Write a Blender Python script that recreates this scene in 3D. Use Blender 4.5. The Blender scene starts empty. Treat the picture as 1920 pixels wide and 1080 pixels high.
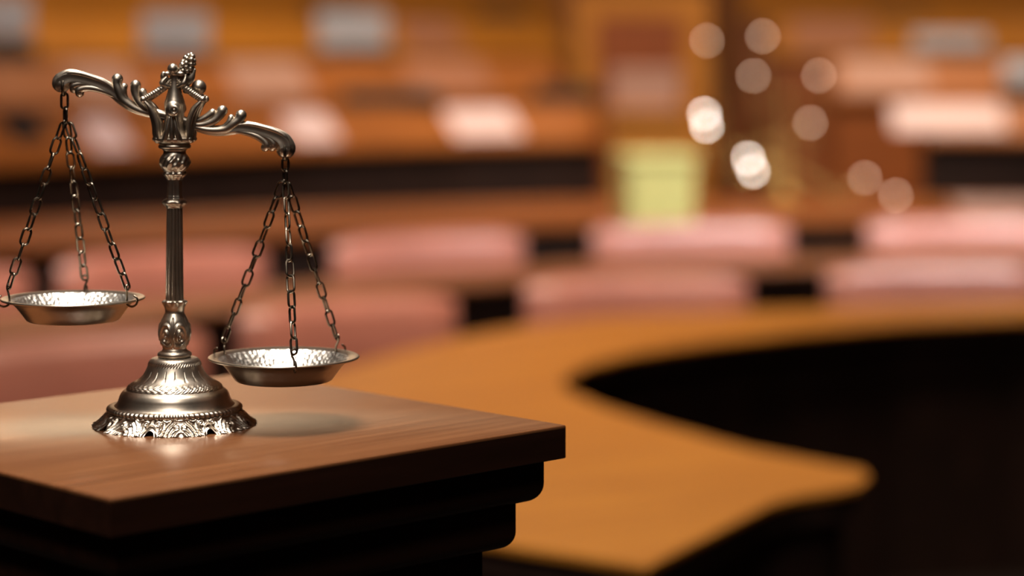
import bpy, math, random
import numpy as np
from mathutils import Vector, Matrix
random.seed(7)
PI = math.pi
sc = bpy.context.scene
COL = sc.collection

# ------------------------------------------------------------------ materials
def new_mat(name):
    m = bpy.data.materials.new(name); m.use_nodes = True
    nt = m.node_tree
    return m, nt, nt.nodes['Principled BSDF'], nt.nodes.new, nt.links.new

def ramp_node(nt, stops):
    r = nt.nodes.new('ShaderNodeValToRGB')
    e = r.color_ramp.elements
    e[0].position, e[0].color = stops[0][0], (*stops[0][1], 1)
    e[1].position, e[1].color = stops[-1][0], (*stops[-1][1], 1)
    for p, c in stops[1:-1]:
        x = e.new(p); x.color = (*c, 1)
    return r

def wood(name, dark, light, rough=.4, scale=(3, 40, 40), rot=0.0, bump=.05, coat=0.0, spec=.5):
    m, nt, b, N, L = new_mat(name)
    tc = N('ShaderNodeTexCoord'); mp = N('ShaderNodeMapping'); mp.vector_type = 'TEXTURE'
    mp.inputs['Rotation'].default_value = (0, 0, rot)
    mp.inputs['Scale'].default_value = tuple(1 / s for s in scale)
    L(tc.outputs['Object'], mp.inputs['Vector'])
    n = N('ShaderNodeTexNoise'); n.inputs['Scale'].default_value = 1; n.inputs['Detail'].default_value = 8
    n.inputs['Roughness'].default_value = .62; n.inputs['Distortion'].default_value = .3
    L(mp.outputs[0], n.inputs['Vector'])
    r = ramp_node(nt, [(.3, dark), (.55, tuple((a + c) / 2 for a, c in zip(dark, light))), (.72, light)])
    L(n.outputs['Fac'], r.inputs[0]); L(r.outputs[0], b.inputs['Base Color'])
    b.inputs['Roughness'].default_value = rough
    b.inputs['Specular IOR Level'].default_value = spec
    b.inputs['Coat Weight'].default_value = coat; b.inputs['Coat Roughness'].default_value = .15
    bp = N('ShaderNodeBump'); bp.inputs['Strength'].default_value = bump; bp.inputs['Distance'].default_value = .001
    L(n.outputs['Fac'], bp.inputs['Height']); L(bp.outputs[0], b.inputs['Normal'])
    return m

def plain(name, col, rough=.5, metal=0.0, spec=.5, var=.15, nscale=30, bump=0.0, bscale=200, sheen=0.0):
    m, nt, b, N, L = new_mat(name)
    tc = N('ShaderNodeTexCoord')
    n = N('ShaderNodeTexNoise'); n.inputs['Scale'].default_value = nscale; n.inputs['Detail'].default_value = 5
    L(tc.outputs['Object'], n.inputs['Vector'])
    lo = tuple(max(0, c * (1 - var)) for c in col); hi = tuple(min(1, c * (1 + var)) for c in col)
    r = ramp_node(nt, [(.3, lo), (.7, hi)])
    L(n.outputs['Fac'], r.inputs[0]); L(r.outputs[0], b.inputs['Base Color'])
    b.inputs['Roughness'].default_value = rough; b.inputs['Metallic'].default_value = metal
    b.inputs['Specular IOR Level'].default_value = spec
    if sheen: b.inputs['Sheen Weight'].default_value = sheen
    if bump:
        n2 = N('ShaderNodeTexNoise'); n2.inputs['Scale'].default_value = bscale; n2.inputs['Detail'].default_value = 3
        L(tc.outputs['Object'], n2.inputs['Vector'])
        bp = N('ShaderNodeBump'); bp.inputs['Strength'].default_value = bump; bp.inputs['Distance'].default_value = .0006
        L(n2.outputs['Fac'], bp.inputs['Height']); L(bp.outputs[0], b.inputs['Normal'])
    return m

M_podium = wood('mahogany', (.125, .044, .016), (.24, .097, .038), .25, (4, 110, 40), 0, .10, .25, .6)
M_podium_shaded = wood('mahogany_shaded', (.019, .0075, .004), (.040, .014, .0075), .34, (4, 60, 60), 0, .10, 0.0, .4)  # same mahogany as the top; shade of the sides painted into its colour
M_oak = wood('honey_oak', (.36, .125, .012), (.52, .205, .022), .45, (2, 14, 14), .5, .03)
M_oakdeep = wood('red_oak', (.27, .080, .012), (.40, .125, .018), .5, (2, 14, 14), .2, .03)
M_oak_dim = wood('oak_dim', (.20, .052, .008), (.29, .078, .012), .5, (2, 14, 14), .2, .03)  # same oak, dimmer light put into the colour
M_oak_dimmer = wood('oak_dimmer', (.15, .042, .007), (.22, .062, .010), .5, (2, 14, 14), .2, .03)  # same oak again, darker to paint weaker light on the second desk
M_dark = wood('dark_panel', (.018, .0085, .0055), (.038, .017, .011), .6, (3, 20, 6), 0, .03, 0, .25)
M_redbrown = wood('red_brown_panel', (.20, .045, .008), (.30, .075, .014), .5, (20, 20, 3), 0, .03)
M_metal = plain('antique_nickel', (.50, .425, .34), .37, 1.0, var=.22, nscale=60, bump=.06, bscale=350)
M_chain = plain('dark_chain_metal', (.17, .135, .10), .3, 1.0, var=.35, nscale=120)
M_pan = plain('pan_nickel', (.47, .41, .33), .30, 1.0, var=.1, nscale=50)
M_leather = plain('rose_leather', (.47, .175, .125), .40, 0, .7, .08, 6, .1, 90, .08)
M_black = plain('black_plastic', (.012, .015, .016), .45, 0, .4)
M_teal = plain('dark_teal_plastic', (.018, .028, .030), .5, 0, .4)
M_grey = plain('grey_casing', (.42, .42, .46), .5, 0, .4, .05)
M_greylight = plain('pale_grey_casing', (.62, .62, .66), .45, 0, .4, .05)
M_paper = plain('paper', (.78, .58, .55), .7, 0, .3, .02)
M_salmon = plain('salmon_card', (.38, .16, .085), .65, 0, .3, .05)
M_pinkcard = plain('pale_pink_card', (.44, .24, .17), .65, 0, .3, .05)
M_green = plain('yellow_green_plastic', (.76, .68, .24), .5, 0, .4, .05)
M_brass = plain('brass', (.66, .42, .14), .5, 1.0, var=.15)
M_steel = plain('chrome', (.6, .6, .6), .2, 1.0)
M_carpet = plain('dark_carpet', (.012, .007, .005), .95, 0, .1, .3, 40, .2, 300)
M_wall = wood('wall_wood', (.30, .10, .02), (.42, .16, .035), .55, (12, 12, 1.5), 0, .02)
M_ceil = plain('ceiling_plaster', (.72, .64, .54), .9, 0, .2, .03, 3)

def glow(name, col, s):
    m, nt, b, N, L = new_mat(name)
    b.inputs['Base Color'].default_value = (*col, 1)
    b.inputs['Emission Color'].default_value = (*col, 1)
    b.inputs['Emission Strength'].default_value = s
    return m
M_glint_dim = glow('glint_dim', (1, .70, .52), 10)  # point highlights of the brass painted as self-lit balls
M_glint = glow('glint_bright', (1, .88, .78), 33)

# hammered inside of the pans: radial flutes
def hammered():
    m, nt, b, N, L = new_mat('hammered_nickel')
    tc = N('ShaderNodeTexCoord'); v = N('ShaderNodeTexVoronoi'); v.inputs['Scale'].default_value = 300
    L(tc.outputs['Object'], v.inputs['Vector'])
    bp = N('ShaderNodeBump'); bp.inputs['Strength'].default_value = .6; bp.inputs['Distance'].default_value = .0012
    L(v.outputs['Distance'], bp.inputs['Height']); L(bp.outputs[0], b.inputs['Normal'])
    b.inputs['Base Color'].default_value = (.80, .74, .65, 1)
    b.inputs['Metallic'].default_value = 1; b.inputs['Roughness'].default_value = .36
    return m
M_hammer = hammered()

# ------------------------------------------------------------------ mesh builder
def catmull(pts, n):
    P = [Vector(p) for p in pts]
    out = []
    segs = len(P) - 1
    for k in range(n):
        t = k / (n - 1) * segs
        i = min(int(t), segs - 1); f = t - i
        p1, p2 = P[i], P[i + 1]
        p0 = P[i - 1] if i > 0 else p1 * 2 - p2
        p3 = P[i + 2] if i + 2 <= segs else p2 * 2 - p1
        out.append(.5 * ((2 * p1) + (p2 - p0) * f + (2 * p0 - 5 * p1 + 4 * p2 - p3) * f * f + (3 * p1 - p0 - 3 * p2 + p3) * f ** 3))
    return out

class MB:
    def __init__(s): s.v, s.f = [], []
    def add(s, vs, fs):
        o = len(s.v); s.v += [tuple(v) for v in vs]; s.f += [tuple(i + o for i in f) for f in fs]
    def box(s, x0, x1, y0, y1, z0, z1, M=None):
        vs = [Vector(p) for p in ((x0,y0,z0),(x1,y0,z0),(x1,y1,z0),(x0,y1,z0),(x0,y0,z1),(x1,y0,z1),(x1,y1,z1),(x0,y1,z1))]
        if M: vs = [M @ v for v in vs]
        s.add(vs, [(0,3,2,1),(4,5,6,7),(0,1,5,4),(1,2,6,5),(2,3,7,6),(3,0,4,7)])
    def rings(s, R, closed=True, cap0=True, cap1=True):
        n = len(R[0]); o = len(s.v)
        for r in R: s.v += [tuple(p) for p in r]
        for i in range(len(R) - 1):
            for j in range(n if closed else n - 1):
                a, b = o + i * n + j, o + i * n + (j + 1) % n
                s.f.append((a, b, b + n, a + n))
        if cap0: s.f.append(tuple(o + j for j in reversed(range(n))))
        if cap1: s.f.append(tuple(o + (len(R) - 1) * n + j for j in range(n)))
    def sweep(s, path, rad, seg=12, B=None, kb=1.0, sect=None, cap=4):
        P = [Vector(p) for p in path]; n = len(P)
        if not hasattr(rad, '__len__'): rad = [rad] * n
        elif len(rad) != n:
            rad = [float(q) for q in np.interp(np.linspace(0, 1, n), np.linspace(0, 1, len(rad)), rad)]
        T = [(P[min(i + 1, n - 1)] - P[max(i - 1, 0)]).normalized() for i in range(n)]
        if B is None:
            a = Vector((0, 0, 1)) if abs(T[0].z) < .9 else Vector((1, 0, 0))
            Nn = T[0].cross(a).normalized()
        rows = []
        for i in range(n):
            if B is not None:
                Bv = Vector(B); Nv = Bv.cross(T[i]).normalized()
            else:
                Nn = (Nn - T[i] * Nn.dot(T[i])).normalized(); Nv = Nn; Bv = T[i].cross(Nv)
            rows.append((P[i], rad[i], Nv, Bv))
        full = []
        if cap:
            p, r, a, b = rows[0]
            for k in range(cap, 0, -1):
                t = k / cap * PI / 2 * .94
                full.append((p - T[0] * r * math.sin(t), r * math.cos(t), a, b))
        full += rows
        if cap:
            p, r, a, b = rows[-1]
            for k in range(1, cap + 1):
                t = k / cap * PI / 2 * .94
                full.append((p + T[-1] * r * math.sin(t), r * math.cos(t), a, b))
        R = []
        for p, r, a, b in full:
            R.append([p + r * (sect(2*PI*j/seg) if sect else 1) * (math.cos(2*PI*j/seg) * a + kb * math.sin(2*PI*j/seg) * b) for j in range(seg)])
        s.rings(R)
    def loop(s, path, r, seg=8):
        P = [Vector(p) for p in path]; n = len(P); o = len(s.v)
        c = sum(P, Vector()) / n
        nor = (P[0] - c).cross(P[n // 4] - c).normalized()
        for i in range(n):
            t = (P[(i + 1) % n] - P[i - 1]).normalized(); a = nor.cross(t)
            for j in range(seg):
                s.v.append(tuple(P[i] + r * (math.cos(2*PI*j/seg) * a + math.sin(2*PI*j/seg) * nor)))
        for i in range(n):
            for j in range(seg):
                a, b = o + i*seg + j, o + i*seg + (j+1) % seg
                c2, d = o + ((i+1) % n)*seg + (j+1) % seg, o + ((i+1) % n)*seg + j
                s.f.append((a, b, c2, d))
    def ball(s, c, r, seg=12, k=(1, 1, 1), M=None):
        c = Vector(c); R = []
        for i in range(seg // 2 + 1):
            t = -PI/2 + PI * (i + (.15 if i == 0 else -.15 if i == seg // 2 else 0)) / (seg // 2)
            ring = []
            for j in range(seg):
                v = Vector((r*k[0]*math.cos(t)*math.cos(2*PI*j/seg), r*k[1]*math.cos(t)*math.sin(2*PI*j/seg), r*k[2]*math.sin(t)))
                ring.append(c + (M @ v if M else v))
            R.append(ring)
        s.rings(R)
    def lathe(s, prof, n=48, disp=None, c=(0, 0, 0), M=None, capb=True, capt=True):
        R = []
        for i, (r, z) in enumerate(prof):
            ring = []
            for j in range(n):
                a = 2*PI*j/n; rr = max(r + (disp(a, i, r, z) if disp else 0), 1e-5)
                v = Vector((rr*math.cos(a), rr*math.sin(a), z))
                ring.append(Vector(c) + (M @ v if M else v))
            R.append(ring)
        s.rings(R, True, capb, capt)
    def extrude(s, pts, prof):
        """sweep a closed profile [(offset,z)] along a flat polyline; + offset is to the left of travel"""
        P = [Vector((p[0], p[1])) for p in pts]; n = len(P); R = []
        for i in range(n):
            a = (P[i] - P[i-1]).normalized() if i else (P[1] - P[0]).normalized()
            b = (P[i+1] - P[i]).normalized() if i < n - 1 else a
            t = (a + b).normalized(); nv = Vector((-t.y, t.x)) / max(.5, t.dot(a))
            R.append([(P[i].x + nv.x*o, P[i].y + nv.y*o, z) for o, z in prof])
        s.rings(R)
    def prism(s, poly, z0, z1):
        n = len(poly)
        s.add([(x, y, z0) for x, y in poly] + [(x, y, z1) for x, y in poly],
              [tuple(reversed(range(n))), tuple(range(n, 2*n))] + [(i, (i+1) % n, n + (i+1) % n, n + i) for i in range(n)])
    def build(s, name, mat, parent=None, smooth=True, sharp=35, bevel=0.0, bseg=3, off=None):
        me = bpy.data.meshes.new(name)
        vs = s.v
        if off is not None: vs = [(x - off[0], y - off[1], z - off[2]) for x, y, z in vs]
        me.from_pydata(vs, [], s.f); me.validate(); me.update()
        import bmesh
        bm = bmesh.new(); bm.from_mesh(me); bmesh.ops.recalc_face_normals(bm, faces=bm.faces); bm.to_mesh(me); bm.free()
        if smooth:
            me.polygons.foreach_set('use_smooth', [True] * len(me.polygons))
            me.set_sharp_from_angle(angle=math.radians(sharp))
        me.materials.append(mat)
        o = bpy.data.objects.new(name, me); COL.objects.link(o)
        if parent: o.parent = parent
        if bevel:
            b = o.modifiers.new('edge', 'BEVEL'); b.width = bevel; b.segments = bseg; b.limit_method = 'ANGLE'; b.angle_limit = math.radians(40)
            b.harden_normals = False
        return o

def tag(o, label, cat, group=None):
    o['label'] = label; o['category'] = cat
    if group: o['group'] = group
    return o
def thing(name, label, cat, loc=(0, 0, 0), rz=0.0, group=None):
    o = bpy.data.objects.new(name, None); o.empty_display_size = .05; COL.objects.link(o)
    o.location = loc; o.rotation_euler = (0, 0, rz)
    return tag(o, label, cat, group)
def structure(o):
    o['kind'] = 'structure'; return o
def copy_tree(o, parent=None):
    c = o.copy(); COL.objects.link(c)
    if parent: c.parent = parent
    for ch in list(o.children): copy_tree(ch, c)
    return c

# ------------------------------------------------------------------ camera
CAM_Z, F, HY = 1.55, 4400.0, 75.0
cam = bpy.data.cameras.new('camera'); camo = bpy.data.objects.new('camera', cam); COL.objects.link(camo)
camo.location = (0, 0, CAM_Z); camo.rotation_euler = (PI/2, 0, 0)
cam.sensor_width = 36; cam.lens = F * 36 / 1920; cam.shift_y = -(540 - HY) / 1920
cam.clip_start = .05; cam.clip_end = 100
cam.dof.use_dof = True; cam.dof.focus_distance = 1.785; cam.dof.aperture_fstop = 2.55
sc.camera = camo

# ------------------------------------------------------------------ room
def slab(name, x0, x1, y0, y1, z0, z1, mat):
    b = MB(); b.box(x0, x1, y0, y1, z0, z1)
    return structure(b.build(name, mat, None, False))
slab('floor', -8, 8, -3, 24, -.1, 0, M_carpet)
slab('ceiling', -8, 8, -3, 24, 5.0, 5.1, M_ceil)
slab('wall_back', -8, 8, 24, 24.2, -.1, 5.1, M_ceil)
slab('trim_1', -7.99, 7.99, 23.94, 23.999, 0, 2.9, M_wall)
slab('wall_front', -8, 8, -3.2, -3, -.1, 5.1, M_wall)
slab('wall_left', -8.2, -8, -3, 24, -.1, 5.1, M_wall)
slab('wall_right', 8, 8.2, -3, 24, -.1, 5.1, M_wall)

# ------------------------------------------------------------------ pedestal in front
TOPZ = 1.25
A44 = math.radians(44)
P0 = Vector((-.2627, 1.535)); e1 = Vector((math.cos(A44), math.sin(A44))); e2 = Vector((-e1.y, e1.x))
PW, PD = .4234, .402
pc = P0 + e1 * PW/2 + e2 * PD/2
ped = thing('pedestal', 'dark mahogany pedestal with stepped mouldings carrying the metal scales', 'pedestal', (pc.x, pc.y, 0), A44)
def square_profile(prof):
    b = MB(); R = []
    for ins, z in prof:
        x, y = PW/2 - ins, PD/2 - ins
        R.append([(-x, -y, z), (x, -y, z), (x, y, z), (-x, y, z)])
    b.rings(R); return b
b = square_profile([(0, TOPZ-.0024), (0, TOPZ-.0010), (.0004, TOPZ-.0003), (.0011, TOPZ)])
b.build('top_face_lit', M_podium, ped, True, 30)  # lit copy of the slab's wood, split off from the shaded sides
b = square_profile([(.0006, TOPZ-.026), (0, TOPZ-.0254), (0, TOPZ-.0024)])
b.build('top_slab', M_podium_shaded, ped, True, 30)
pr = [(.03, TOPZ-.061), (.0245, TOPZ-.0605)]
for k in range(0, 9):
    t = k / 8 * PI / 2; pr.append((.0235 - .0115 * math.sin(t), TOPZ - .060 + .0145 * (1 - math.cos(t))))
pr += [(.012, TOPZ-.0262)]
square_profile(pr).build('moulding', M_podium_shaded, ped, True, 30)
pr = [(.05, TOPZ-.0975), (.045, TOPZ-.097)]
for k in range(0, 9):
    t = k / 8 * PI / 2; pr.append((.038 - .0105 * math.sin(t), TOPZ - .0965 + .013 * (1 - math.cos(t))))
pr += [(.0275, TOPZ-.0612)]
square_profile(pr).build('moulding', M_podium_shaded, ped, True, 30)
square_profile([(.046, .10), (.046, TOPZ-.0977)]).build('shaft', M_podium_shaded, ped, False)
square_profile([(.02, 0), (.02, .085), (.03, .10)]).build('plinth', M_podium_shaded, ped, False)

# ------------------------------------------------------------------ the balance scale
SX, SY = -.2635, 1.833
YAW = 0.0
scale = thing('balance_scale', 'antique nickel balance scales with two pans on chains, left pan higher, standing on the pedestal', 'scales', (SX, SY, TOPZ), YAW)
PX = 1 / 2400.0
BY = 797.0
def zp(y): return (BY - y) * PX

def seg_dist(pts, segs):
    d = np.full(len(pts), 1e9)
    for (ax, ay), (bx, by) in segs:
        a = np.array([ax, ay]); ab = np.array([bx-ax, by-ay]); L2 = max((ab**2).sum(), 1e-12)
        t = np.clip(((pts - a) @ ab) / L2, 0, 1)
        d = np.minimum(d, np.hypot(*(pts - a - t[:, None]*ab).T))
    return d
def poly_segs(pts): return list(zip(pts[:-1], pts[1:]))
def spiral(cx, cy, r0, r1, a0, a1, n=14):
    return [(cx + (r0 + (r1-r0)*k/n)*math.cos(a0 + (a1-a0)*k/n), cy + (r0 + (r1-r0)*k/n)*math.sin(a0 + (a1-a0)*k/n)) for k in range(n+1)]

def make_base():
    b = MB()
    # openwork skirt: C-scrolls, leaves and arched holes, mirrored in eight cells
    NC, n, nv = 8, 560, 34
    R0, R1, H = 150*PX, 121*PX, 30*PX
    half = 2*PI*R0/NC/2*1000; hh = 17.0                      # millimetres in the half cell
    S = []
    S += poly_segs(spiral(0, 0, 6.4, 6.4, 0, PI/2, 8))        # arch round the hole
    S += poly_segs([(6.4, 0), (8.4, 6), (8.6, 10)] + spiral(5.4, 11.2, 3.2, .6, 0, 2.4*PI))
    S += poly_segs([(10.2, 0), (11.5, 6), (13.5, 10.5), (17, 14)])
    S += poly_segs([(13.2, 0), (14.0, 4), (16.5, 8.4), (20, 11)])
    S += poly_segs([(16.4, 0), (17.5, 3.2), (20.5, 6)] + spiral(21, 8.2, 2.4, .4, -PI/2, 1.6*PI))
    S += poly_segs([(20, 0), (22, 3.4), (24.5, 5)])
    S += poly_segs([(9.5, 15), (13, 13.6), (17.5, 15.6), (24.5, 15)])
    th = np.linspace(0, 2*PI, n, endpoint=False)
    ph = math.radians(-90 - 10)
    cell = ((th - ph) / (2*PI) * NC) % 1.0
    xm = np.abs(((cell + .5) % 1.0) - .5) * 2 * half          # distance from the hole centre, mm
    V = np.linspace(0, 1, nv)
    pts = np.array([(x, v*hh) for v in V for x in xm])
    d = seg_dist(pts, S).reshape(nv, n)
    h = np.exp(-(d/1.05)**2) * 2.1 - .5
    scal = .5 + .5*np.cos(xm / half * PI * 5)
    RR = []
    for i, v in enumerate(V):
        ring = []
        for j in range(n):
            zb = math.sqrt(max(0, 3.9**2 - xm[j]**2)) / 1000 * .9 + .0007 * scal[j]
            z = zb + (H - zb) * v
            f = z / H
            r = R1 + (R0 - R1) * (1 - f)**1.25 + h[i, j] / 1000 * (1 if v < .93 else .3) + (.0012*scal[j] if v < .1 else 0)
            ring.append((r*math.cos(th[j]), r*math.sin(th[j]), z))
        RR.append(ring)
    inner = [[(x*.955, y*.955, z + .0006) for x, y, z in RR[0]], [(x*.96, y*.96, H*.9) for x, y, z in RR[-1]]]
    b.rings([inner[1], inner[0]] + RR, True, False, False)
    # beaded rope band
    nb = 78
    def rope(a, i, r, z): return 0
    pr = [(118*PX, zp(769)), (121*PX, zp(770.5)), (124*PX, zp(769.5)), (125.5*PX, zp(766)), (124*PX, zp(762.5)), (120*PX, zp(760.5)), (112*PX, zp(760))]
    b.lathe(pr, nb*6, lambda a, i, r, z: (1.6*PX*math.cos(nb*a + i*.55) if 0 < i < 6 else 0), capb=False, capt=False)
    # dome with a chased garland on the shoulder and fine engraved ticks
    key = [(113, 761), (109, 757.5), (106, 753), (103.5, 747), (101.5, 741), (98, 735.5), (93.5, 731.5), (90, 729.5), (88.5, 727), (86, 724), (81.5, 720.5),
           (75, 716.5), (67, 711.5), (60.5, 705.5), (56, 699), (52.5, 692), (50, 686), (48.5, 681.5), (47, 677.5), (44, 674), (40, 672.2), (30, 671.6)]
    prof = [(p.x*PX, zp(p.y)) for p in catmull([(r, y, 0) for r, y in key], 96)]
    rng = np.random.RandomState(3)
    def dis(a, i, r, z):
        y = BY - z/PX; d = 0
        if 714 < y < 729:
            w = math.sin((y-714)/15*PI)
            d += w*PX*(1.2*math.sin(40*a + .9*math.sin(y*.9))*math.cos(y*.95) + .8*math.cos(86*a + y*1.5) + .5)
        if 678 < y < 686: d += .9*PX*math.sin((y-678)/8*PI)*math.cos(60*a + y*.9)
        if 692 < y < 713:
            f = (a*20/(2*PI)) % 1.0
            if abs(f-.5) < .05: d -= .8*PX
            if 704 < y < 711 and abs(abs(f-.5) - (y-704)*.016) < .04: d -= .7*PX
        return d
    b.lathe(prof, 360, dis, capb=False)
    return b
make_base().build('base', M_metal, scale, True, 50)

def make_baluster():
    b = MB()
    b.lathe([(24*PX, zp(672)), (30*PX, zp(671)), (32*PX, zp(668)), (32*PX, zp(664)), (29*PX, zp(661)), (24*PX, zp(658.5)), (22*PX, zp(655))], 48)
    key = [(21.5, 657), (23, 651), (26.5, 641), (29, 629), (29, 617), (26, 604), (20.5, 593), (17.8, 587), (18.5, 580), (21, 573), (22.5, 569), (22.5, 566.5), (20, 564.5), (15, 564)]
    prof = [(p.x*PX, zp(p.y)) for p in catmull([(r, y, 0) for r, y in key], 80)]
    NL = 6
    def dis(a, i, r, z):
        y = BY - z/PX; d = 0
        if 596 < y < 653:
            s = (((a - math.radians(-90+30)) / (2*PI) * NL + .5) % 1.0) - .5
            x = s * 2*PI*r/PX/NL; q = math.hypot(x*1.15, (y-633)*(.62 if y < 633 else 1.0))
            d += 2.0*PX*math.cos(q*2*PI/7.6) * max(0, min(1, (20-q)/5)) * min(1, (y-596)/8, (653-y)/6)
            d -= 1.4*PX*math.exp(-((abs(s)-.5)*14)**2)
        if 562 < y < 576: d += 1.7*PX*math.cos(9*a) * min(1, (576-y)/8)
        return d
    b.lathe(prof, 180, dis)
    return b
make_baluster().build('baluster', M_metal, scale, True, 50)

def make_column():
    b = MB()
    prof = [(p[0]*PX, zp(p[1])) for p in [(16.8, 566), (16.6, 540), (16.2, 500), (15.8, 460), (15.4, 420), (15, 392)]]
    b.lathe(prof, 144, lambda a, i, r, z: -PX*1.7*(1-abs(math.cos(6*a)))**2*2)
    key = [(15, 392), (17, 388), (21, 384), (22, 380.5), (20, 377), (16, 374), (15, 370), (14, 366), (13.6, 350), (14, 340), (16, 334), (20, 330.5), (21.5, 327), (19, 323)]
    prof = [(p.x*PX, zp(p.y)) for p in catmull([(r, y, 0) for r, y in key], 60)]
    def dis(a, i, r, z):
        y = BY - z/PX
        if 374 < y < 392: return 1.8*PX*math.cos(6*a)*math.sin((y-374)/18*PI)
        if y < 337: return 1.3*PX*math.cos(8*a)
        return -PX*1.2*abs(math.sin(4*a))
    b.lathe(prof, 120, dis)
    return b
make_column().build('shaft', M_metal, scale, True, 50)

def make_capital():
    b = MB()
    key = [(19, 324), (22, 320), (26.5, 313), (28, 306), (27, 299), (24, 293), (21.5, 289), (21, 285), (24, 281.5), (29, 279.5), (30.5, 276), (29, 272.5), (28.5, 270.5), (32, 268.5), (33.5, 265), (31, 262)]
    prof = [(p.x*PX, zp(p.y)) for p in catmull([(r, y, 0) for r, y in key], 80)]
    def dis(a, i, r, z):
        y = BY - z/PX
        if 290 < y < 322: return PX*(1.8*math.cos(7*a)*math.cos((y-306)*.28) + 1.1*math.sin(14*a + y*.35))*math.sin((y-290)/32*PI)
        return 0
    b.lathe(prof, 150, dis)
    return b
make_capital().build('capital', M_metal, scale, True, 50)

def make_head():
    b = MB()
    core = [(36, 266), (37.5, 262), (35, 259), (27, 255), (22, 245), (20, 232), (18, 218), (19, 205), (19, 194), (16, 184), (13, 172), (11, 160), (9, 150), (0.5, 148)]
    b.lathe([(p.x*PX, zp(p.y)) for p in catmull([(r, y, 0) for r, y in core], 50)], 60)
    # acanthus leaves bending outwards, each a pair of ribs joined by a thin web, and beaded cords up to the centre
    for deg in (-22, 22, 158, 202):
        a = math.radians(deg)
        ca, sa = math.cos(a), math.sin(a)
        Bt = (-sa, ca, 0)
        def pt(r, y, t=0): return Vector((r*PX*ca - t*PX*sa, r*PX*sa + t*PX*ca, zp(y)))
        for sd in (-1, 1):
            b.sweep(catmull([pt(33, 264, sd*11), pt(36, 252, sd*11), pt(36.5, 238, sd*11), pt(41, 220, sd*10), pt(49, 203, sd*8), pt(58, 191, sd*3)], 22), [3.6*PX, 4*PX, 4.4*PX, 4.4*PX, 4*PX, 3.2*PX], 10)
            b.ball(pt(36, 262, sd*8), 5*PX, 10)
        b.sweep(catmull([pt(31, 262), pt(33, 245), pt(35, 228), pt(43, 207), pt(55, 192)], 18), [9*PX, 9.5*PX, 9.5*PX, 8*PX, 4*PX], 12, Bt, .8)
        b.ball(pt(58, 189), 6.5*PX, 12)
        cord = catmull([pt(59, 188), pt(46, 181), pt(31, 172), pt(16, 162), pt(7, 152)], 44)
        b.sweep(cord, [6.0*PX if k % 3 else 7.2*PX for k in range(44)], 10)
    # shell boss with a ring on the front and on the back
    for sg in (-1, 1):
        b.ball((2*PX, sg*34*PX, zp(205)), 15*PX, 20, (1, .75, 1.05))
        b.loop([(6*PX + 6.5*PX*math.cos(2*PI*k/18), sg*48*PX, zp(207) + 6.5*PX*math.sin(2*PI*k/18)) for k in range(18)], 3*PX)
        b.ball((6*PX, sg*46*PX, zp(207)), 5*PX, 10)
        for dx in (-9, 0, 9):
            b.sweep(catmull([(1.5*dx*PX, sg*32*PX, zp(262)), (dx*PX, sg*37*PX, zp(245)), (.5*dx*PX, sg*36*PX, zp(222))], 14), [6*PX, 4.5*PX, 4*PX], 10)
        b.ball((0, sg*34*PX, zp(232)), 7*PX, 12)
    return b
make_head().build('crown_bracket', M_metal, scale, True, 60)

def make_finial():
    b = MB()
    b.lathe([(9*PX, zp(160)), (11*PX, zp(152)), (9*PX, zp(146)), (12*PX, zp(141)), (8*PX, zp(136)), (0.4*PX, zp(134))], 30)
    b.ball((-2*PX, -9*PX, zp(131)), 10.5*PX, 18)
    b.ball((44*PX, 10*PX, zp(166)), 14.5*PX, 20)
    b.sweep([(20*PX, 6*PX, zp(172)), (40*PX, 10*PX, zp(168))], 6*PX, 10)
    b.ball((-20*PX, -4*PX, zp(146)), 8*PX, 14, (.8, .8, 1.3))
    b.ball((-12*PX, -12*PX, zp(140)), 6*PX, 12, (1.4, .7, .7))
    b.ball((12*PX, -12*PX, zp(140)), 6*PX, 12, (1.4, .7, .7))
    for x0, x1 in ((-22, -14), (18, 22)):
        b.sweep(catmull([(x0*.4*PX, -8*PX, zp(164)), (x0*PX, -11*PX, zp(158)), (x1*PX, -9*PX, zp(147))], 12), [4*PX, 6*PX, 4*PX], 10)
    # leaf beside the fruit cluster
    b.sweep(catmull([(18*PX, 0, zp(166)), (30*PX, -3*PX, zp(150)), (38*PX, -3*PX, zp(133))], 14), [4*PX, 8*PX, 2.5*PX], 12, (0, 1, 0), .5)
    b.sweep(catmull([(10*PX, 0, zp(162)), (20*PX, 2*PX, zp(140)), (26*PX, 2*PX, zp(125))], 14), [7*PX, 8*PX, 7*PX], 12)
    # bunch of berries leaning to the right
    p0, p1 = Vector((19*PX, 0, zp(140))), Vector((31*PX, 0, zp(105)))
    ax = (p1 - p0).normalized(); n1 = ax.cross(Vector((0, 1, 0))).normalized(); n2 = Vector((0, 1, 0))
    for k, (t, rr, cnt) in enumerate([(-.05, 8, 6), (.15, 10.5, 8), (.36, 11.5, 8), (.57, 10.8, 7), (.76, 8.6, 6), (.93, 5, 4), (1.05, 0, 1)]):
        for q in range(cnt):
            a = 2*PI*(q + .5*(k % 2))/cnt
            b.ball(p0.lerp(p1, t + random.uniform(-.04, .04)) + (n1*math.cos(a) + n2*math.sin(a))*rr*PX, random.uniform(4.0, 5.2)*PX, 10)
    b.sweep([p0, p0.lerp(p1, .5), p1], [7*PX, 8*PX, 4*PX], 10)
    for q in range(3): b.ball((15*PX - q*1.5*PX, -7*PX, zp(122 + q*7)), (4.5-.4*q)*PX, 10)
    return b
make_finial().build('finial', M_metal, scale, True, 60)

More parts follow.
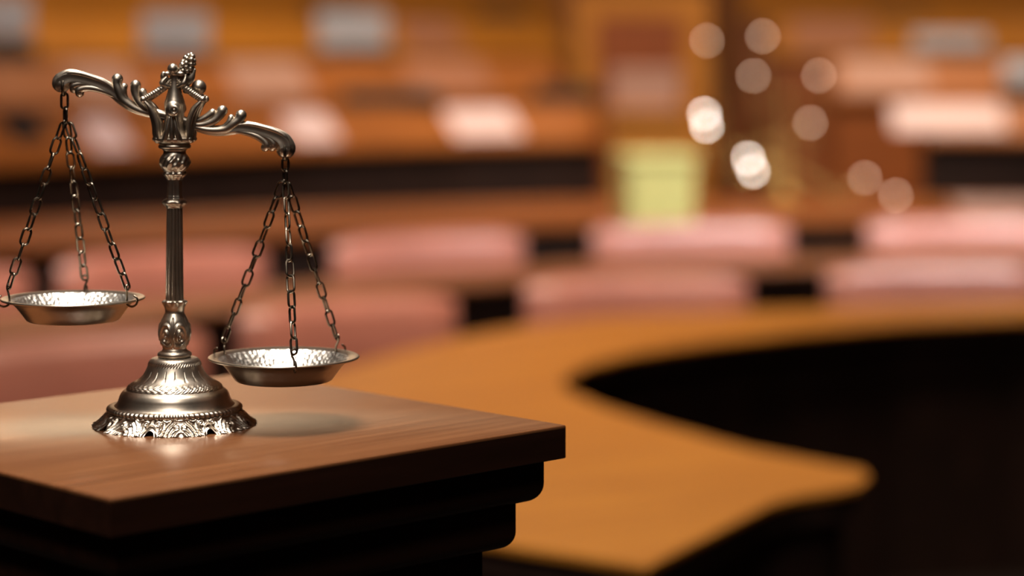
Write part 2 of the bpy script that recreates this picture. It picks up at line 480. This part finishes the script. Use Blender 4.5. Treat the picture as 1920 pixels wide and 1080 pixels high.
# ---- beam: drawn level as one half, mirrored and tilted
ZU = PX / 3.84
TILT = math.radians(16.3); KA = 1.0
PIV = Vector((0, 0, zp(213.3)))
def beam_pt(a, bb, y=0.0, side=1):
    x, z = side*a*KA*ZU, bb*ZU
    c, s = math.cos(TILT), math.sin(TILT)
    return Vector((x*c + z*s, y*ZU, -x*s + z*c)) + PIV
def make_beam():
    b = MB()
    rib = lambda t: 1 + .10*math.cos(6*t) + .03*math.cos(12*t)
    for sd in (-1, 1):
        def sw(pts, rad, n=26, kb=.8, y=0.0, sect=None, seg=14):
            b.sweep([beam_pt(p.x, p.y, p.z, sd) for p in catmull([(q[0], q[1], y if len(q) < 3 else q[2]) for q in pts], n)], [r*ZU for r in rad], seg, (0, 1, 0), kb, sect, 5)
        sw([(60, -46), (180, -52), (290, -48), (380, -20), (470, 24), (560, 44), (650, 48), (735, 44), (800, 26), (838, -12), (842, -32)],
           [26, 30, 33, 36, 40, 43, 43, 48, 56, 62, 60], 70, .85, 0, rib, 36)
        # raised band along the top of the hump
        for y in (-24, 24):
            sw([(430, 30, y), (540, 72, y), (650, 82, y*1.1), (740, 80, y*1.2), (810, 62, y*1.2), (865, 10, y)], [6, 15, 17, 18, 18, 8], 30, 1, y)
        # two tall fronds and a short one, each of three ribs
        for y in (-20, 20):
            sw([(150, -58, y), (270, -50, y), (380, -14, y), (428, 40, y), (458, 84, y*.7), (464, 118, y*.4)], [18, 27, 30, 32, 34, 40], 36, .8, y)
            sw([(120, -50, y), (210, -30, y), (278, 14, y), (312, 66, y*.7), (326, 112, y*.4)], [18, 25, 28, 32, 38], 30, .8, y)
            sw([(110, -40, y), (180, -8, y), (232, 38, y*.8), (264, 78, y*.5)], [16, 22, 25, 29], 24, .8, y)
            sw([(300, -40, y), (372, 6, y), (398, 52, y), (402, 82, y*.6)], [14, 19, 21, 24], 24, .8, y)
        # curl under the hump
        for y in (-18, 18):
            sw([(440, -6, y), (540, 8, y), (620, 4, y), (676, -14, y), (704, -38, y), (694, -58, y*.6)], [14, 22, 25, 26, 28, 30], 28, .8, y)
            sw([(560, 10, y), (660, 18, y), (716, 6, y), (752, -20, y), (744, -44, y*.6)], [14, 22, 25, 26, 27], 24, .8, y)
        b.ball(beam_pt(846, -28, 0, sd), 60*ZU, 20, (1, .85, 1))
    b.sweep([beam_pt(-150, -40), beam_pt(0, -30), beam_pt(150, -40)], 30*ZU, 16)
    return b
make_beam().build('beam', M_metal, scale, True, 55)

# ---- pans
def make_pan():
    out, ins = MB(), MB()
    R = .0577
    prof = [(.0005, -.0172), (.033, -.0172), (.0355, -.0168), (.0372, -.0158), (.0405, -.0112), (.0445, -.0060), (.0480, -.0024), (.0510, -.0010), (.0555, -.0004), (.0572, .0002),
            (.0577, .0009), (.0575, .0013), (.0570, .0017), (.0558, .0017), (.0520, .0011), (.0498, .0002)]
    out.lathe(prof, 96, capt=False)
    prof2 = [(.0498, .0002), (.0488, -.0004), (.0445, -.0040), (.0402, -.0092), (.0368, -.0134), (.035, -.0150), (.032, -.0156), (.020, -.0157), (.0004, -.0157)]
    ins.lathe(prof2, 240, lambda a, i, r, z: (.00035*math.cos(72*a) if 1 < i < 5 else 0), capb=False)
    return out, ins

LINK_L, LINK_W, WIRE = .0155, .0080, .00095
def link_pts(c, ax, side, L=LINK_L, W=LINK_W):
    c, ax, side = Vector(c), Vector(ax).normalized(), Vector(side).normalized()
    h, w = L/2 - W/2, W/2 - WIRE
    P = []
    for k in range(12):
        t = -PI/2 + PI*k/11; P.append(c + ax*(h + w*math.cos(t)) + side*(w*math.sin(t)))
    for k in range(12):
        t = PI/2 + PI*k/11; P.append(c + ax*(-h + w*math.cos(t)) + side*(w*math.sin(t)))
    return P
def make_chain(p0, p1, tw, rnd):
    b = MB()
    p0, p1 = Vector(p0), Vector(p1); d = p1 - p0; L = d.length; ax = d/L
    n = round(L / .0126); pitch = L/n
    u = ax.cross(Vector((0, 1, 0))).normalized(); v = ax.cross(u)
    for k in range(n):
        sag = ax.cross(Vector((0, 0, 1))).cross(ax) * 0
        a = tw + (PI/2 if k % 2 else 0) + rnd.uniform(-.35, .35)
        b.loop(link_pts(p0 + ax*pitch*(k + .5) + Vector((0, 0, -.0010*math.sin(PI*(k+.5)/n))), ax, u*math.cos(a) + v*math.sin(a), pitch + 2*WIRE + .0009), WIRE, 8)
    return b

def hang(side, vdrop, pdrop, pan_off, angs, seed, ps):
    rnd = random.Random(seed)
    hook = beam_pt(830, 2, 0, side)
    vert = hook + Vector((pan_off[0]*.2, 0, -vdrop))
    pc = Vector((hook.x + pan_off[0], hook.y + pan_off[1], vert.z - pdrop))
    # hanger: ring through the beam end and two long links
    b = MB()
    b.loop([hook + Vector((0, (.0062*math.cos(t) - .0005), .0062*math.sin(t) - .0056)) for t in [2*PI*k/20 for k in range(20)]], .0011, 10)
    z0 = hook.z - .0105; Lr = (z0 - vert.z)/2
    for k in range(2):
        a = .7 + k*1.4
        b.loop(link_pts((hook.x + (vert.x-hook.x)*(k+.5)/2, hook.y, z0 - Lr*(k+.5)), (0, 0, 1), (math.cos(a), math.sin(a), 0), Lr + 2*WIRE + .001, .0076), WIRE*1.1, 8)
    b.build('hanger', M_chain, scale)
    o, i = make_pan()
    po = o.build('pan', M_pan, scale, True, 50); po.location = pc; po.scale = (ps, ps, ps)
    ii = i.build('pan_lining', M_hammer, po, True, 60); ii['label'] = 'bright hammered inside of the pan'
    for q, deg in enumerate(angs):
        a = math.radians(deg); dr = Vector((math.cos(a), math.sin(a), 0)); tg = Vector((-dr.y, dr.x, 0))
        rim = pc + dr*.0545*ps
        end = rim + Vector((0, 0, .0105)) - dr*.0022
        start = vert + dr*.0022 + Vector((0, 0, -.0005))
        ch = make_chain(start, end, rnd.uniform(.3, 1.2), rnd).build('chain', M_chain, scale)
        h = MB()
        # open S hook: eye, stem through the rim, tail curled up round the edge
        pts = [end + Vector((0, 0, .0022)) + tg*.0022, end + Vector((0, 0, .0034)), end + Vector((0, 0, .0022)) - tg*.0022, end - tg*.0018 + Vector((0, 0, -.0012)),
               rim - dr*.0030 + Vector((0, 0, .0045)), rim - dr*.0030 + Vector((0, 0, -.0012)), rim + dr*.0012 + Vector((0, 0, -.0032)), rim + dr*.0055 + Vector((0, 0, -.0010)), rim + dr*.0062 + Vector((0, 0, .0030)), rim + dr*.0035 + Vector((0, 0, .0052))]
        h.sweep(catmull(pts, 44), .00085, 8)
        h.build('hook', M_chain, ch)
hang(-1, .0330, .1383, (.0070, 0), (90, -24, 204), 4, .97)
hang(1, .0288, .1380, (-.0012, 0), (-76, 44, 158), 9, 1.025)

# ------------------------------------------------------------------ horseshoe desk
DZ = .75
def at(px, py, z):
    D = (CAM_Z - z) * F / (py - HY)
    return ((px - 960) / F * D, D)
inner = [(3.2, 6.85), (2.2, 6.88), (1.477, 6.77), (1.117, 6.64), (.79, 6.435), (.531, 6.23), (.315, 6.017), (.192, 5.80), (.130, 5.587), (.115, 5.466), (.136, 5.333), (.205, 5.116),
         (.321, 4.868), (.467, 4.595), (.655, 4.373)]
tip = [(.655, 4.30), (.625, 4.22), (.585, 4.18), (.50, 4.12), (.45, 4.06)]
near = [(.207, 3.57), (.034, 3.69), (-.3, 3.95), (-.62, 4.35), (-.76, 4.9), (-.66, 5.35)]
outer = [(-.416, 5.72), (-.287, 6.02), (-.13, 6.34), (.02, 6.56), (.26, 6.77), (.74, 6.97), (1.57, 7.18), (2.3, 7.28), (3.2, 7.25)]
hd = thing('horseshoe_desk', 'curved honey oak horseshoe desk with a pointed end, just behind the pedestal', 'desk', (0, 5.2, 0))
OFF = (0, 5.2, 0)
b = MB(); b.prism(inner + tip + near + outer, DZ-.014, DZ); b.build('desktop', M_oak, hd, False, bevel=.003, off=OFF)
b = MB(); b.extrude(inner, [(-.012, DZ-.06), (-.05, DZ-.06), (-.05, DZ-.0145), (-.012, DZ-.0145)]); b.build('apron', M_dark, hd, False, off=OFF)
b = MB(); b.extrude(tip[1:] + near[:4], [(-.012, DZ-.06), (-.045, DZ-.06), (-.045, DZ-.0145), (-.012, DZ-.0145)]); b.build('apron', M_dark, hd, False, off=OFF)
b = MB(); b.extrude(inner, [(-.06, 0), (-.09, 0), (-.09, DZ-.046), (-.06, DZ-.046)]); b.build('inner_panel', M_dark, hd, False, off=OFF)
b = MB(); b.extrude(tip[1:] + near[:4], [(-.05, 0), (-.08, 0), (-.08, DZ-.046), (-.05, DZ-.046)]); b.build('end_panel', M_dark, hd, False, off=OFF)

# second ring
ring2 = [(-2.6, 4.9), (-2.05, 5.6), (-1.379, 6.32), (-.878, 6.90), (-.19, 7.60), (.44, 8.05), (1.005, 8.22), (1.81, 8.46), (2.6, 8.55), (3.4, 8.5)]
r2 = thing('curved_desk', 'curved oak desk in a dimmed tone between the two rows of rose leather chairs', 'desk', (0, 7.8, 0)); OFF = (0, 7.8, 0)
b = MB(); b.extrude(ring2, [(0, DZ-.014), (.45, DZ-.014), (.45, DZ), (0, DZ)]); b.build('desktop', M_oak_dimmer, r2, False, bevel=.004, off=OFF)
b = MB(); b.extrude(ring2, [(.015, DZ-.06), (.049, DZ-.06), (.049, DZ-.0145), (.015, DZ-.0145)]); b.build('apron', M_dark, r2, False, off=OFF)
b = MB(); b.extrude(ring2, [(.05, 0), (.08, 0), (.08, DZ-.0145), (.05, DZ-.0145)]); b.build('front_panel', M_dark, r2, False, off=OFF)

# ------------------------------------------------------------------ benches with sloped writing tops
def bench(label, pts, lip, rise, run, base_z, mat, panel=M_dark, lipw=.03, flat=.14):
    c = pts[len(pts)//2]; OFF = (c[0], c[1], base_z)
    t = thing('bench_desk', label, 'desk', OFF, 0, 'tiered bench desks')
    b = MB(); b.extrude(pts, [(0, lip-lipw), (run, lip-lipw), (run + flat, lip-lipw), (run + flat, lip + rise), (run, lip + rise), (.03, lip), (0, lip)])
    b.build('writing_slope', mat, t, False, bevel=.004, off=OFF)
    b = MB(); b.extrude(pts, [(.06, base_z), (.09, base_z), (.09, lip-lipw-.001), (.06, lip-lipw-.001)])
    b.build('front_panel', panel, t, False, off=OFF)
    for p, q, k in ((pts[0], pts[1], 0), (pts[-2], pts[-1], 1)):
        d = (Vector(q) - Vector(p)).normalized(); e = Vector(p if k == 0 else q)
        b = MB()
        s0 = e - d*.0005*(1 if k == 0 else -1) if False else e
        a = s0 + d*(.0 if k == 0 else -.03); a2 = a + d*.03
        b.extrude([a[:], a2[:]], [(.10, base_z), (run + .13, base_z), (run + .13, lip-lipw-.001), (.10, lip-lipw-.001)])
        b.build('end_panel', panel, t, False, off=OFF)
    return t
def platform(pts, d, z):
    b = MB(); b.extrude(pts, [(-.12, .001), (d, .001), (d, z), (-.12, z)])
    structure(b.build('floor', M_oak_dim, None, False))

row3 = [(-4.2, 6.9), (-3.1, 8.0), (-1.97, 9.05), (-.586, 9.92), (.33, 10.33), (1.29, 10.45), (2.2, 10.45), (3.6, 10.3)]
bench('long low oak bench desk curving behind the second row of chairs', row3, .75, .060, .36, 0, M_oak_dim, flat=.20)
left4 = [(-4.0, 8.0), (-3.05, 9.2), (-2.12, 10.3), (-.97, 11.6), (-.2, 12.2), (.51, 12.6)]
left5 = [(-4.6, 9.6), (-3.6, 10.9), (-2.59, 11.95), (-.74, 13.55), (.38, 14.4)]
left6 = [(-4.9, 11.0), (-3.9, 12.2), (-2.8, 13.3), (-1.0, 15.0), (.40, 16.1)]
left7 = [(-5.2, 12.4), (-4.2, 13.7), (-3.0, 14.9), (-1.2, 16.6), (.38, 17.8)]
right4 = [(2.32, 13.05), (3.4, 13.0), (5.2, 12.4)]
right5 = [(1.96, 14.2), (3.4, 14.25), (5.6, 13.7)]
right6 = [(1.78, 16.0), (3.4, 16.0), (6, 15.4)]
right7 = [(1.75, 17.6), (3.6, 17.6), (6.4, 17)]
for pts, z, d in ((left4, .21, 1.75), (left5, .46, 1.6), (left6, .72, 1.6), (left7, .98, 1.8), (right4, .21, 1.15), (right5, .46, 1.7), (right6, .72, 1.5), (right7, .98, 1.8)):
    platform(pts, d, z)
bench('oak bench desk left of the aisle with white papers and a dark panel below it', left4, 1.015, .19, .24, .21, M_oakdeep, lipw=.03)
bench('oak bench desk left of the aisle carrying tall grey monitors', left5, 1.216, .22, .22, .46, M_oakdeep, M_oak_dim)
bench('oak bench desk left of the aisle directly behind the grey monitors', left6, 1.47, .22, .22, .72, M_oak, M_oak_dim)
bench('oak bench desk at the top of the left block', left7, 1.74, .22, .22, .98, M_oak, M_oak_dim)
bench('oak bench desk right of the aisle holding one very wide white paper', right4, 1.015, .19, .24, .21, M_oakdeep, lipw=.03)
bench('oak bench desk right of the aisle carrying the bluish grey monitor', right5, 1.216, .22, .22, .46, M_oakdeep, M_oak_dim)
bench('oak bench desk right of the aisle carrying the low dark console', right6, 1.47, .22, .22, .72, M_oak, M_oak_dim)
bench('oak bench desk at the top of the right block', right7, 1.74, .22, .22, .98, M_oak, M_oak_dim)

# ------------------------------------------------------------------ chairs
def make_chair():
    t = thing('armchair', '', 'chair', (0, 0, 0), 0, 'rose leather armchairs')
    b = MB(); b.box(-.31, .31, -.02, .50, .36, .46); b.build('seat', M_leather, t, True, bevel=.035)
    b = MB()
    R = []
    for k in range(15):                                  # cushion of the back, a soft slab with rounded ends, slightly wrapped
        x = -.37 + .74*k/14; e = abs(x)/.37; th = .055*math.sqrt(max(0, 1 - e**8)) + .010; y = .50 - .05*e*e; zt = .865 - .022*e**6
        R.append([(x, y - th, .47), (x, y - th*1.1, .62), (x, y - th*1.05, zt - .045), (x, y - th*.6, zt - .008), (x, y, zt), (x, y + th*.6, zt - .008), (x, y + th, zt - .045), (x, y + th, .47)])
    b.rings(R); b.build('backrest', M_leather, t, True, 50)
    for s in (-1, 1):
        b = MB(); b.sweep(catmull([(s*.35, .46, .62), (s*.35, .2, .635), (s*.35, .04, .62), (s*.345, .0, .55), (s*.33, .06, .42)], 24), .028, 10); b.build('armrest', M_leather, t)
    b = MB(); b.sweep([(0, .22, .06), (0, .22, .36)], .03, 12)
    for k in range(5):
        a = 2*PI*k/5 + .3; b.sweep([(0, .22, .075), (.28*math.cos(a), .22 + .28*math.sin(a), .04)], .02, 8)
    b.build('pedestal_base', M_black, t)
    return t
ch0 = make_chair()
chairs = [
    # centre of the back (x, y), facing angle, label
    ((-1.06, 5.62), 40, 'reddish leather chair at the far left behind the pedestal, nearest of all chairs'),
    ((-.47, 6.42), 36, 'red leather chair behind the right scale pan, facing the horseshoe desk'),
    ((.365, 7.08), 12, 'rose leather chair beyond the middle of the horseshoe desk, left of a dark gap'),
    ((1.32, 7.42), 6, 'rose leather chair on the right beyond the horseshoe desk, right of a dark gap'),
    ((-1.82, 7.02), 42, 'rose leather chair in the second row, cut by the left edge behind the high pan'),
    ((-1.17, 7.72), 40, 'dusky rose leather chair in the second row, seen between left chains and the column'),
    ((-.32, 8.42), 32, 'rose leather chair in the second row, just right of the right pan chains'),
    ((.67, 8.95), 14, 'pale rose leather chair in the second row, below the yellow-green bin'),
    ((1.74, 9.12), 8, 'palest rose leather chair in the second row, at the right edge below the salmon folder'),
]
for i, ((x, y), ang, lab) in enumerate(chairs):
    o = ch0 if i == 0 else copy_tree(ch0)
    a = math.radians(ang)
    o.location = (x + .5*math.sin(a), y - .5*math.cos(a), 0); o.rotation_euler.z = a
    o.scale = (.94, 1, .975) if i < 4 else (1.06, 1, .99)
    o['label'] = lab; o['group'] = 'rose leather armchairs in two curved rows'

# ------------------------------------------------------------------ papers, folders, monitors
def along(pts, X):
    for p, q in zip(pts[:-1], pts[1:]):
        if p[0] <= X <= q[0]:
            f = (X - p[0])/(q[0]-p[0]); return p[1] + (q[1]-p[1])*f, math.atan2(q[1]-p[1], q[0]-p[0])
    return pts[-1][1], 0
def on_row(pts, px, off=0.0):
    """point on a row seen in column px, its heading"""
    best = None
    for k in range(4001):
        X = pts[0][0] + (pts[-1][0] - pts[0][0])*k/4000
        Y, a = along(pts, X)
        e = abs((X - math.sin(a)*off)*F/(Y + math.cos(a)*off) + 960 - px)
        if best is None or e < best[0]: best = (e, X, Y, a)
    return best[1:]
def sheet(name, label, cat, pts, px0, px1, lip, rise, run, mat, group, s0=.05, s1=.98, thick=.006):
    px = (px0 + px1)/2; X, Y, a = on_row(pts, px, .12)
    w = (px1 - px0)/F*Y*(.86 if name == 'open_book' else .92)
    sl = math.atan2(rise, run - .03); Ls = math.hypot(rise, run - .03)
    c, s = math.cos(a), math.sin(a)
    ox, oy = X - s*.03, Y + c*.03
    t = thing(name, label, cat, (ox, oy, lip + .0008), a, group)
    t.rotation_euler = (sl, 0, a)
    b = MB()
    if name == 'open_book':
        for sg in (-1, 1):
            R = []
            for k in range(9):
                u = k/8; z = thick*(1 + 1.6*math.sin(u*PI)*(1-u)) * (1 if u else .5)
                R.append([(sg*u*w/2, s0*Ls, 0), (sg*u*w/2, s1*Ls, 0), (sg*u*w/2, s1*Ls, z), (sg*u*w/2, s0*Ls, z)])
            b2 = MB(); b2.rings(R); b2.build('page', mat, t, True, 40)
    else:
        b.box(-w/2, w/2, s0*Ls, s1*Ls, 0, thick); b.build('cover', mat, t, False, bevel=.002)
        if mat is M_black: return t
        b = MB(); b.box(-w/2 + .006, w/2 - .004, s0*Ls + .003, s1*Ls - .004, thick, thick + .003); b.build('sheet', mat, t, False)
    return t
PG = 'white papers on the sloped desks'
sheet('open_book', 'white open papers on the sloped desk, right of the left pan chains', 'papers', left4, 150, 255, 1.015, .19, .24, M_paper, PG, .12, .86)
sheet('open_book', 'white open papers on the sloped desk, behind the right end of the beam', 'papers', left4, 500, 648, 1.015, .19, .24, M_paper, PG, .12, .86)
sheet('open_book', 'white open papers on the sloped desk, in the clear middle of the row', 'papers', left4, 818, 993, 1.015, .19, .24, M_paper, PG, .12, .86)
sheet('open_book', 'very wide white papers spread on the sloped desk right of the aisle', 'papers', right4, 1655, 1900, 1.015, .19, .24, M_paper, PG, .12, .86)
FG = 'card folders on the sloped desks'
def folder(label, pts, px0, px1, lip, rise=.22, run=.22, mat=M_salmon, s0=.05, s1=.98):
    sheet('folder', label, 'folder', pts, px0, px1, lip, rise, run, mat, FG, s0, s1)
folder('pale salmon folder on the sloped desk above the left arm of the scales', left5, 120, 262, 1.216, mat=M_pinkcard)
folder('wide salmon folder on the sloped desk right of the finial', left5, 410, 600, 1.216, mat=M_pinkcard)
folder('salmon folder on the sloped desk above the clear white papers', left5, 742, 940, 1.216)
folder('salmon folder on the sloped desk right of the second grey monitor', left6, 738, 880, 1.47)
folder('salmon folder lying on the right bench desk, below the blue-grey monitor', right5, 1570, 1752, 1.216, mat=M_pinkcard)
folder('salmon folder on the right bench desk, left of the blue-grey monitor', right6, 1478, 1640, 1.47)
folder('salmon folder at the right end of the long low bench desk', row3, 1790, 1960, .75, .060, .36, M_pinkcard)

def make_monitor(w, h, mat, dk, hb, nm):
    t = thing('monitor', '', 'monitor', (0, 0, 0), 0, 'monitors on the bench desks')
    b = MB(); b.box(-w/2, w/2, -.015, .02, hb + .006, hb + h); b.build('screen_casing', mat, t, False, bevel=.008)
    b = MB(); b.box(-w/2 - .02, w/2 + .02, -.06, .06, 0, hb*.8); b.build('base', dk, t, False, bevel=.006)
    b = MB(); b.box(-.05, .05, -.012, .012, hb*.8 - .005, hb + .01); b.build('stand', dk, t, False)
    return t
def monitor(label, pts, px, wpx, z, top_y, base_h, mat, dk=M_teal):
    off = .28
    X, Y, a = on_row(pts, px, .29)
    c, s = math.cos(a), math.sin(a)
    ox, oy = X - s*.295, Y + c*.295
    h = CAM_Z - (top_y - HY)/F*oy - z - base_h
    t = make_monitor(wpx/F*oy, h, mat, dk, base_h, '')
    t.location = (ox, oy, z + .0005); t.rotation_euler.z = a*.6
    t['label'] = label
T4, T5, T6, T7 = 1.205, 1.436, 1.69, 1.96
monitor('pale grey monitor with a dark base at the top left corner', left5, 12, 95, T5, -6, .12, M_greylight)
monitor('grey monitor on the bench desk behind the finial', left5, 330, 132, T5, 24, .05, M_grey)
monitor('grey monitor on the bench desk, in line with the right pan', left5, 662, 138, T5, 22, .06, M_grey)
monitor('bluish grey monitor on the right block, near the top right', right5, 1782, 140, T5, 62, .06, M_grey)
monitor('pale grey monitor cut by the right edge', right4, 1925, 90, T4, 112, .10, M_greylight)

def console(label, pts, px, wpx, z, h, mat):
    X, Y, a = on_row(pts, px, .29); c, s = math.cos(a), math.sin(a); ox, oy = X - s*.30, Y + c*.30; w = wpx/F*oy
    t = thing('console', label, 'console', (ox, oy, z + .0005), a*.7, 'low dark consoles on the bench desks')
    b = MB(); R = [[(x, -.055, 0), (x, .055, 0), (x, .055, h), (x, .02, h), (x, -.055, h*.6)] for x in (-w/2, w/2)]
    b.rings(R); b.build('housing', mat, t, False, bevel=.006)
    b = MB(); b.box(-w*.42, w*.42, .0205, .05, h + .0005, h + .006); b.build('lid', mat, t, False)
folder('black folder lying on the sloped desk beside the left pan chains', left4, 12, 112, 1.015, .19, .24, M_black, .42, 1.0)
console('low purplish dark console behind the right end of the beam', left4, 735, 190, T4, .08, M_teal)
console('low dark console at the right end of the left desk, beside the aisle', left4, 1065, 125, T4, .09, M_black)
console('low dark console at the top, left of the second grey monitor column', left6, 630, 110, T6, .085, M_teal)
console('low dark console at the top left of the aisle', left6, 945, 100, T6, .07, M_black)
console('low dark console at the top of the right block', right6, 1690, 110, T6, .05, M_black)

# ------------------------------------------------------------------ the aisle
cab = thing('tall_cabinet', 'tall honey oak cabinet with a red-brown door in the aisle', 'cabinet', (.83, 15, 0))
b = MB()
b.box(-.43, -.29, 0, .4, 0, 1.86); b.box(.26, .43, 0, .4, 0, 1.86); b.box(-.289, .259, .03, .4, 0, 1.70); b.box(-.289, .259, 0, .4, 1.70, 1.86)
b.build('body', M_oak, cab, False)
b = MB(); b.box(-.285, .255, .005, .0295, .08, 1.69); d = b.build('door', M_redbrown, cab, False, bevel=.004)
b = MB(); b.sweep([(.22, -.02, .95), (.22, -.02, 1.1)], .01, 8); b.sweep([(.22, .004, .96), (.22, -.02, .96)], .007, 8); b.sweep([(.22, .004, 1.09), (.22, -.02, 1.09)], .007, 8); b.build('handle', M_brass, d)

lec = thing('lectern', 'orange oak lectern in the aisle under the pale pink box', 'lectern', (.725, 12.5, 0))
b = MB(); b.box(-.20, .20, -.02, .36, 0, 1.15); b.build('body', M_oak, lec, False, bevel=.006)
b = MB(); b.box(-.235, .235, -.05, .38, 1.1505, 1.185); b.build('top', M_oak, lec, False, bevel=.006)
bx = thing('storage_box', 'pale pink cardboard box on the oak lectern in the aisle', 'box', (.715, 12.6, 1.1855))
b = MB(); b.box(-.175, .175, -.1, .14, 0, .17); b.build('body', M_pinkcard, bx, False, bevel=.003)
b = MB(); b.box(-.181, .181, -.106, .146, .165, .215); b.build('lid', M_pinkcard, bx, False, bevel=.003)

gb = thing('storage_bin', 'tall yellow-green bin standing between the second row of chairs and the long low bench', 'bin', (.595, 9.75, 0), math.radians(10))
R = []
for z, k in ((0, .78), (.3, .86), (.7, .94), (1.04, 1.0)):
    R.append([(x*.143*k, y*.12*k, z + .0005) for x, y in ((-1, -1), (1, -1), (1, 1), (-1, 1))])
b = MB(); b.rings(R); b.build('body', M_green, gb, False, bevel=.012)
b = MB(); b.box(-.155, .155, -.133, .133, 1.041, 1.08); b.build('lid', M_green, gb, False, bevel=.012)

CX, CY = 1.27, 10.62
CB = .810
can = thing('candelabra', 'branched brass candelabra with small round highlights painted as glowing balls, right of the yellow-green bin', 'candelabra', (CX, CY + .30, CB + .0008))
cy = CY + .30
def cpt(px, py): return Vector(((px - 960)/F*cy - CX, 0, CAM_Z - (py - HY)/F*cy - CB - .0008))
b = MB(); b.lathe([(.085, 0), (.085, .008), (.07, .02), (.035, .03), (.02, .05), (.012, .1), (.022, .13), (.010, .17), (.009, .42), (.02, .45), (.008, .5), (.003, .53)], 32); b.build('stem', M_brass, can, True, 40)
glints = [(1325, 76, 0), (1432, 68, 0), (1410, 142, 0), (1537, 142, 0), (1321, 214, 1), (1323, 236, 1), (1405, 298, 1), (1411, 320, 1), (1518, 230, 0), (1625, 335, 0), (1676, 365, 0)]
for k, (px, py, br) in enumerate(glints):
    e = cpt(px, py) + Vector((0, .06*math.sin(k*2.3), 0))
    a0 = Vector((0, 0, .20 + .02*k))
    if e.z < .35: a0 = Vector((0, 0, .16))
    m = Vector((e.x*.65, e.y*.6, min(a0.z, e.z) - .05))
    b = MB(); b.sweep(catmull([a0, m, Vector((e.x, e.y, e.z - .03)), e + Vector((0, 0, -.012))], 20), .0038, 8)
    br_o = b.build('branch', M_brass, can)
    b = MB(); b.lathe([(.004, -.016), (.014, -.013), (.016, -.009)], 16, c=e); b.build('drip_cup', M_brass, br_o)
    b = MB(); b.ball(e, .0095 if br else .0095, 14); b.build('glint_ball', M_glint if br else M_glint_dim, br_o)

# ------------------------------------------------------------------ lights
def area(name, loc, target, size, power, col, size_y=None, spread=180):
    l = bpy.data.lights.new(name, 'AREA'); l.energy = power; l.color = col; l.size = size; l.spread = math.radians(spread)
    if size_y: l.shape = 'RECTANGLE'; l.size_y = size_y
    o = bpy.data.objects.new(name, l); COL.objects.link(o); o.location = loc
    d = Vector(target) - Vector(loc); o.rotation_euler = d.to_track_quat('-Z', 'Y').to_euler()
    return o
W = (1, .80, .60)
area('ceiling_or_fill_light', (-.40, 1.95, 4.9), (-.3, 1.9, 1.2), 1.3, 66, (1, .93, .85), spread=90)
area('ceiling_or_fill_light', (-.5, -.9, 4.85), (-.25, 1.85, 1.3), 1.3, 30, (1, .93, .85), spread=90)  # fill light added behind the camera to brighten the metal's front
area('ceiling_or_fill_light', (.5, 5.4, 4.9), (.3, 5.7, .7), 1.0, 50, W, spread=85)
area('ceiling_or_fill_light', (2.4, 7.3, 4.9), (1.8, 9.2, .8), .9, 94, (.93, .97, 1), spread=70)
area('ceiling_or_fill_light', (-1.2, 6.0, 4.9), (-1.2, 8.3, .8), .8, 52, (1, .82, .70), spread=70)  # added to brighten the left chairs of the second row
area('ceiling_or_fill_light', (-1.0, 8.5, 4.9), (-.7, 11.4, .9), 1.2, 35, (1, .84, .78), spread=90)
area('ceiling_or_fill_light', (2.2, 9.8, 4.9), (2.3, 13.0, 1.0), .8, 14, (1, .88, .82), spread=80)
area('ceiling_or_fill_light', (.8, 9.6, 4.9), (.7, 12.0, .9), .6, 29, W, spread=70)  # added to lift the poorly lit front of the lectern
area('ceiling_or_fill_light', (-1.6, 12, 4.9), (-1.3, 14.5, 1.3), 1.5, 105, W, spread=110)
area('ceiling_or_fill_light', (2.8, 12.3, 4.9), (2.8, 15.0, 1.3), 1.5, 125, W, spread=110)
area('added_uplight', (-4.6, 20.6, 3.4), (-4.6, 22.2, 5.0), 4.5, 420, W, .4)  # unseen uplight added so the pedestal top reflects a bright ceiling

w = bpy.data.worlds.new('world'); sc.world = w; w.use_nodes = True
w.node_tree.nodes['Background'].inputs[0].default_value = (.02, .015, .012, 1)
w.node_tree.nodes['Background'].inputs[1].default_value = 1

sc.view_settings.view_transform = 'Standard'; sc.view_settings.look = 'None'
sc.view_settings.gamma = 1; sc.view_settings.exposure = 0.0; sc.view_settings.use_curve_mapping = False
